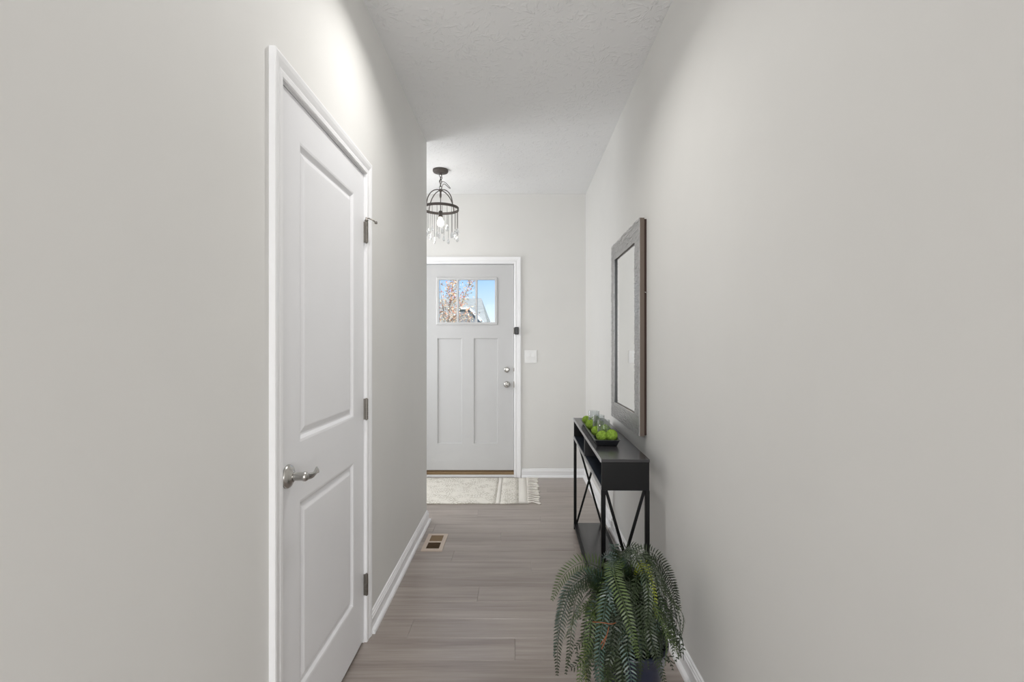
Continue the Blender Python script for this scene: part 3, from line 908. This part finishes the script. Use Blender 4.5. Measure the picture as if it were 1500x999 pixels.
# ---------------------------------------------------------------- wall mirror
MX, MY0, MY1, MZ0, MZ1 = .622, 2.509, 3.252, .808, 1.925
mr = thing('wall_mirror', 'tall rectangular mirror in a ribbed pewter frame hanging over the console table', 'mirror', (.66, (MY0+MY1)/2, MZ0))
oy = (MY0+MY1)/2; ox = .66; oz = MZ0
FW = .100; hl = (MY1-MY0)/2; hh = MZ1-MZ0
def mbox(name, x0, x1, y0, y1, z0, z1, m, bev=0): return obj(name, B(x0-ox, x1-ox, y0, y1, z0, z1, bev=bev), m, mr)
mbox('side_rail', MX+.003, .648, -hl, -hl+FW, 0, hh, 'frame_side')
mbox('side_rail', MX+.003, .648, hl-FW, hl, 0, hh, 'frame_side')
mbox('end_rail', MX+.003, .648, -hl+FW, hl-FW, hh-FW, hh, 'frame_side')
mbox('end_rail', MX+.003, .648, -hl+FW, hl-FW, 0, FW, 'frame_side')
mbox('backing', .6485, .6595, -hl+.003, hl-.003, .006, hh-.006, 'frame_back')
mbox('mirror_glass', MX+.010, MX+.013, -hl+FW, hl-FW, FW, hh-FW, 'mirror')
mbox('inner_lip', MX+.001, MX+.010, -hl+FW-.001, -hl+FW+.004, FW, hh-FW, 'frame_side')
mbox('inner_lip', MX+.001, MX+.010, hl-FW-.004, hl-FW+.001, FW, hh-FW, 'plastic_black')
bm = bmesh.new()
nr = 140; rh = hh/nr
for r in range(nr):
    z0, z1 = r*rh+.0009, (r+1)*rh-.0009
    zc = (z0+z1)/2
    spans = [(-hl, hl)] if (zc < FW or zc > hh-FW) else [(-hl, -hl+FW), (hl-FW, hl)]
    for a, b_ in spans:
        y = a
        while y < b_-1e-4:
            l = random.uniform(.016, .045)
            y2 = min(y+l, b_)
            if b_-y2 < .012: y2 = b_
            p = random.uniform(.0002, .0040)
            box(bm, MX-p-ox, MX+.0032-ox, y+.0002, y2-.0002, z0, z1)
            y = y2
o = obj('ribbed_facing', bm, 'frame_metal', mr); o['kind'] = 'stuff'
bm = bmesh.new(); tube(bm, [(.648-ox, -hl+.006, .735), (.651-ox, -hl-.004, .737), (.655-ox, -hl-.006, .733), (.6595-ox, -hl-.004, .735)], .0022, 8)
obj('hanging_hook', bm, 'nickel', mr, True)

# ---------------------------------------------------------------- fern
PX, PY = .405, 1.755
fern = thing('potted_fern', 'bushy artificial fern with drooping green fronds in a dark blue pot', 'potted plant', (PX, PY, 0))
bm = bmesh.new()
lathe(bm, [(0, 0), (.080, 0), (.086, .006), (.104, .09), (.118, .17), (.124, .205), (.130, .212), (.130, .226), (.124, .230), (.118, .224), (.114, .195), (0, .195)], (0, 0, 0), 'z', 48)
obj('pot', bm, 'pot', fern, True)
bm = bmesh.new()
lathe(bm, [(.1135, .196), (.10, .206), (.06, .218), (0, .224)], (0, 0, 0), 'z', 32)
obj('moss_fill', bm, 'soil', fern, True)

def W(px, py, d):   # point at depth d on the sight line measured in the photograph, relative to the pot
    return Vector(((px-758)*d/720-PX, d-PY, CAMZ-(py-507)*d/720))

def frond(pts, m='fern', lmax=.038, wid=.0062, droop=.15, sweep_f=.32, up=(-.15, -.7, .65), taper_in=.12, name='frond', step=.0102):
    """arching frond: a thin rachis with welded pinnae lying across the plane whose normal is about up"""
    n0 = 60
    cv = catmull(pts, n0)
    ln = sum((cv[i+1]-cv[i]).length for i in range(n0-1))
    pairs = max(12, int(ln/step))
    dense = catmull(pts, 400); acc = [0]
    for i in range(399): acc.append(acc[-1]+(dense[i+1]-dense[i]).length)
    cv = []; k = 0
    for i in range(pairs):
        tgt = acc[-1]*i/(pairs-1)
        while k < 398 and acc[k+1] < tgt: k += 1
        cv.append(dense[min(k+1, 399)])
    bm = bmesh.new()
    rings = []; up = Vector(up).normalized(); prev = None
    for i, p in enumerate(cv):
        T_ = (cv[min(i+1, pairs-1)]-cv[max(i-1, 0)]).normalized()
        side = T_.cross(up)
        if prev is not None:
            if side.length < .3: side = prev.copy()
            side.normalize()
            if side.dot(prev) < 0: side = -side
            side = side*.5+prev*.5
            side = side-T_*side.dot(T_)
        side.normalize(); prev = side.copy()
        nn = side.cross(T_).normalized()
        r = .0015*(1-.7*i/pairs)+.0003
        rings.append(([bm.verts.new(p+side*r), bm.verts.new(p+nn*r), bm.verts.new(p-side*r), bm.verts.new(p-nn*r)], p, T_, side, nn))
    for a, b_ in zip(rings, rings[1:]):
        for k in range(4): bm.faces.new((a[0][k], a[0][(k+1) % 4], b_[0][(k+1) % 4], b_[0][k]))
    for i, (vs, p, T_, sd, nn) in enumerate(rings):
        t_ = i/(pairs-1)
        if t_ < taper_in: continue
        u = (t_-taper_in)/(1-taper_in)
        L_ = lmax*(min(1, .5+2.2*u))*(1-.9*u**2.4)*random.uniform(.92, 1.06)+.002
        for s, vi in ((1, 0), (-1, 2)):
            d = (sd*s+T_*(sweep_f+.3*u)+nn*random.uniform(-.15, .15)).normalized()
            w_ = wid*(.7+.3*(1-u))*.5
            dn = Vector((0, 0, -1))*droop
            wv = (T_-d*T_.dot(d)).normalized()*w_
            p1 = p+d*L_*.3; p2 = p+d*L_*.7+dn*L_*.18+T_*L_*.05; p3 = p+d*L_+dn*L_*.45+T_*L_*.13
            b0 = vs[vi]
            a1, a2 = bm.verts.new(p1+wv), bm.verts.new(p1-wv)
            c1, c2 = bm.verts.new(p2+wv*.85), bm.verts.new(p2-wv*.85)
            e_ = bm.verts.new(p3)
            bm.faces.new((b0, a2, a1)); bm.faces.new((a1, a2, c2, c1)); bm.faces.new((c1, c2, e_))
    me = bpy.data.meshes.new(name); bm.to_mesh(me); bm.free(); me.materials.append(M[m])
    o = bpy.data.objects.new(name, me); col.objects.link(o); o.parent = fern
    return o

root = Vector((0, 0, .215))
def rt(dx, dy): return Vector((dx, dy, .215))
# fronds that read clearly in the photograph
frond([rt(-.02, .01), W(893, 862, 1.80), W(878, 832, 1.81), W(850, 825, 1.80), W(824, 845, 1.78), W(809, 878, 1.77)], 'fern_mid', .050, droop=0, sweep_f=.12, wid=.0066)
frond([rt(-.02, .0), W(885, 862, 1.72), W(860, 846, 1.68), W(838, 864, 1.64), W(823, 905, 1.60), W(817, 950, 1.58), W(816, 988, 1.58)], 'fern', .038, droop=.1)
frond([rt(-.02, .0), W(888, 868, 1.70), W(864, 852, 1.65), W(846, 870, 1.60), W(838, 915, 1.56), W(834, 955, 1.55), W(829, 986, 1.55)], 'fern', .030, droop=.1)
frond([rt(-.02, .01), W(890, 862, 1.72), W(868, 842, 1.70), W(845, 850, 1.68), W(828, 872, 1.66), W(818, 915, 1.64), W(812, 960, 1.63)], 'fern_blue', .032)
frond([rt(.02, .02), W(918, 850, 1.76), W(930, 812, 1.80), W(958, 812, 1.84), W(982, 846, 1.87), W(996, 890, 1.88)], 'fern', .044, droop=.1, sweep_f=.2)
frond([rt(.02, .02), W(925, 850, 1.76), W(940, 822, 1.80), W(966, 828, 1.84), W(984, 865, 1.86), W(986, 905, 1.85), W(966, 932, 1.82)], 'fern', .040, droop=.1, sweep_f=.2)
frond([rt(.0, .0), W(905, 850, 1.70), W(898, 822, 1.66), W(900, 845, 1.55), W(914, 885, 1.49), W(924, 920, 1.47), W(934, 962, 1.47)], 'fern_mid', .042, droop=.0, wid=.0066, sweep_f=.15)
frond([rt(.01, -.01), W(912, 842, 1.70), W(905, 818, 1.67), W(893, 838, 1.58), W(893, 872, 1.53), W(902, 900, 1.52)], 'fern_blue', .030, droop=.05)
frond([rt(.03, .0), W(935, 842, 1.72), W(945, 826, 1.70), W(957, 860, 1.67), W(959, 905, 1.66), W(952, 944, 1.66)], 'fern_yellow', .016, droop=.1, wid=.006)
frond([rt(.03, -.02), W(938, 880, 1.66), W(948, 900, 1.60), W(955, 940, 1.56), W(966, 975, 1.55), W(978, 1012, 1.55)], 'fern', .030, droop=.1)
frond([rt(.02, .01), W(925, 836, 1.76), W(915, 806, 1.78), W(935, 806, 1.72), W(958, 838, 1.66), W(968, 880, 1.63)], 'fern', .034)
frond([rt(.02, .01), W(915, 846, 1.74), W(908, 812, 1.74), W(925, 812, 1.66), W(946, 845, 1.58), W(950, 890, 1.55), W(945, 930, 1.55)], 'fern', .034)
frond([rt(.0, .01), W(905, 850, 1.76), W(900, 822, 1.78), W(890, 812, 1.82), W(880, 822, 1.86), W(872, 850, 1.88)], 'fern_blue', .030)
rg = random.Random(11)
for i in range(150):
    az = rg.uniform(0, 2*PI) if i < 110 else rg.uniform(-PI*.75, -.1)
    front = math.sin(az) < .2
    d = Vector((math.cos(az), math.sin(az), 0))
    rad = rg.uniform(.09, .20) if i % 3 else rg.uniform(.05, .12)
    if d.x > .3: rad = min(rad, .165)
    if d.x < -.6: rad = min(rad*.95, .185)
    top = rg.uniform(.36, .515)-(.05 if d.x < -.3 else 0)
    if i % 4 == 0: top -= .08
    end = rg.uniform(.08, .26) if front else rg.uniform(.2, .36)
    if d.x > .2: end = max(end, .22)
    c = Vector((-.045, .0, 0))
    if d.x > .3: c = Vector((-.02, 0, 0))
    jit = lambda s: Vector((rg.uniform(-s, s), rg.uniform(-s, s), 0))
    pts = [rt(d.x*.04, d.y*.04), c*.6+d*rad*.25+jit(.015)+Vector((0, 0, top*.8)), c+d*rad*.6+jit(.02)+Vector((0, 0, top)),
           c+d*rad*.95+jit(.02)+Vector((0, 0, top-.07)), c+d*rad*1.12+jit(.02)+Vector((0, 0, (top+end)/2-.02)), c+d*rad*1.12+jit(.02)+Vector((0, 0, end))]
    pts = [Vector((min(p.x, .195), p.y, max(p.z, .05))) for p in pts]
    mm = rg.choice(['fern', 'fern', 'fern', 'fern', 'fern_blue', 'fern_mid'])
    if i in (20, 51): mm = 'fern_yellow'
    frond(pts, mm, rg.uniform(.024, .036), droop=rg.uniform(0, .3), up=d*.8+Vector((rg.uniform(-.4, .4), rg.uniform(-.7, .1), .5)), step=.0115)
for pts in ([W(868, 911, 1.56), W(882, 912, 1.54), W(896, 914, 1.54), W(902, 912, 1.55)],
            [W(892, 918, 1.52), W(889, 930, 1.50), W(885, 942, 1.50), W(881, 951, 1.50)],
            [W(889, 930, 1.50), W(884, 938, 1.49), W(880, 944, 1.49)]):
    bm = bmesh.new(); tube(bm, catmull(pts, 10), .0015, 6)
    o = obj('dry_stem', bm, 'dry', fern, True)
    o['label'] = 'thin orange-brown dry stem'

# ---------------------------------------------------------------- outside, seen through the door glass
struct('ground', B(-60, 60, YF+.14, 120, -.5, -.35), 'lawn')
hs = thing('house', 'neighbouring house with grey shingle roof and white gable trim behind the tree', 'house', (-4.5, 30, -.35))
HX, HY, HZ = -4.5, 30, -.35
bm = prism([(-9-HX, -4), (-1.5-HX, -4), (-1.5-HX, 4), (-9-HX, 4)], 'z', 0, 2.0)
obj('wall', bm, 'house_wall', hs)
bm = bmesh.new()
ez, rz_ = 1.62-HZ, 4.19-HZ
ev = [bm.verts.new(p) for p in ((-9.4-HX, -4.4, ez), (-1.38-HX, -4.4, ez), (-1.38-HX, 4.4, ez), (-9.4-HX, 4.4, ez))]
eb = [bm.verts.new((v.co.x, v.co.y, v.co.z-.2)) for v in ev]
r0 = bm.verts.new((-8.6-HX, 0, rz_)); r1 = bm.verts.new((-2.2-HX, 0, rz_))
bm.faces.new((ev[0], ev[1], r1, r0)); bm.faces.new((ev[1], ev[2], r1)); bm.faces.new((ev[2], ev[3], r0, r1)); bm.faces.new((ev[3], ev[0], r0))
for i in range(4): bm.faces.new((ev[i], ev[(i+1) % 4], eb[(i+1) % 4], eb[i]))
bm.faces.new(eb)
obj('roof', bm, 'shingle', hs)
gpoly = [(-3.98, 1.5), (-1.36, 1.5), (-1.36, 2.05), (-1.82, 2.50), (-2.43, 3.14), (-2.91, 3.14), (-3.52, 2.50), (-3.98, 2.05)]
bm = prism([(a-HX, b_-HZ) for a, b_ in gpoly], 'y', -5.0, -2.0)
obj('gable', bm, 'siding', hs)
tp = [(-4.10, 1.95), (-3.52, 2.52), (-2.91, 3.18), (-2.43, 3.18), (-1.82, 2.52), (-1.24, 1.95)]
for a, b_ in zip(tp, tp[1:]):
    A_, B_ = Vector((a[0]-HX, 0, a[1]-HZ)), Vector((b_[0]-HX, 0, b_[1]-HZ))
    d = (B_-A_).normalized(); pn = Vector((-d.z, 0, d.x))
    bm = bmesh.new()
    sweep(bm, [(-.05, -5.12), (.05, -5.12), (.05, -2.0), (-.05, -2.0)], [A_-d*.02, B_+d*.02], [(pn, Vector((0, 1, 0)))]*2)
    obj('rake_trim', bm, 'white_trim', hs)

tree = thing('autumn_tree', 'slender tree with orange and red autumn leaves outside the front door', 'tree', (-1.75, 12, -.35))
TXo, TYo, TZo = -1.75, 12, -.35
def WT(px, py, d): return Vector(((px-758)*d/720-TXo, d-TYo, CAMZ-(py-507)*d/720-TZo))
bm = bmesh.new(); tube(bm, [(0, 0, 0), (.02, 0, .8), (0, 0, 1.3)], [.07, .055, .045], 10); obj('trunk', bm, 'bark', tree, True)
brs = [[Vector((0, 0, 1.25)), WT(650, 460, 12), WT(646, 430, 12), WT(645, 400, 12.2)],
       [Vector((0, 0, 1.25)), WT(658, 455, 11.8), WT(663, 430, 11.7), WT(664, 405, 11.8)],
       [Vector((0, 0, 1.2)), WT(668, 462, 12.1), WT(678, 440, 12.2), WT(688, 415, 12.3), WT(692, 400, 12.3)],
       [Vector((0, 0, 1.2)), WT(672, 468, 11.7), WT(684, 462, 11.6), WT(692, 455, 11.6)],
       [Vector((0, 0, 1.2)), WT(640, 470, 12.3), WT(628, 450, 12.4), WT(620, 420, 12.5)]]
lf = bmesh.new(); rg = random.Random(5)
def leaf_at(p, s):
    u = Vector((rg.gauss(0, 1), rg.gauss(0, 1), rg.gauss(0, 1))).normalized()
    v = u.cross(Vector((rg.gauss(0, 1), rg.gauss(0, 1), rg.gauss(0, 1)))).normalized()
    q = [p-u*s, p+v*s*.55, p+u*s, p-v*s*.55]
    lf.faces.new([lf.verts.new(x) for x in q])
for k, b_ in enumerate(brs):
    cv = catmull(b_, 30)
    bm = bmesh.new(); tube(bm, cv, [.018*(1-i/32)+.003 for i in range(30)], 6); obj('branch', bm, 'bark', tree, True)
    nl = (60, 520, 330, 120, 90)[k]; sp = (.06, .085, .065, .10, .12)[k]
    for i in range(nl):
        t_ = rg.uniform(.35, 1); p = cv[min(29, int(t_*29))]
        leaf_at(p+Vector((rg.gauss(0, sp), rg.gauss(0, .12), rg.gauss(0, sp))), rg.uniform(.018, .036))
for i in range(1150):   # dense lower crown
    p = WT(rg.uniform(634, 674), rg.triangular(436, 492, 470), rg.uniform(11.5, 12.5)); leaf_at(p, rg.uniform(.014, .03))
for i in range(260):
    p = WT(rg.gauss(684, 7), rg.uniform(458, 488), rg.uniform(11.5, 12.5)); leaf_at(p, rg.uniform(.012, .026))
o = obj('foliage', lf, 'autumn', tree); o['kind'] = 'stuff'
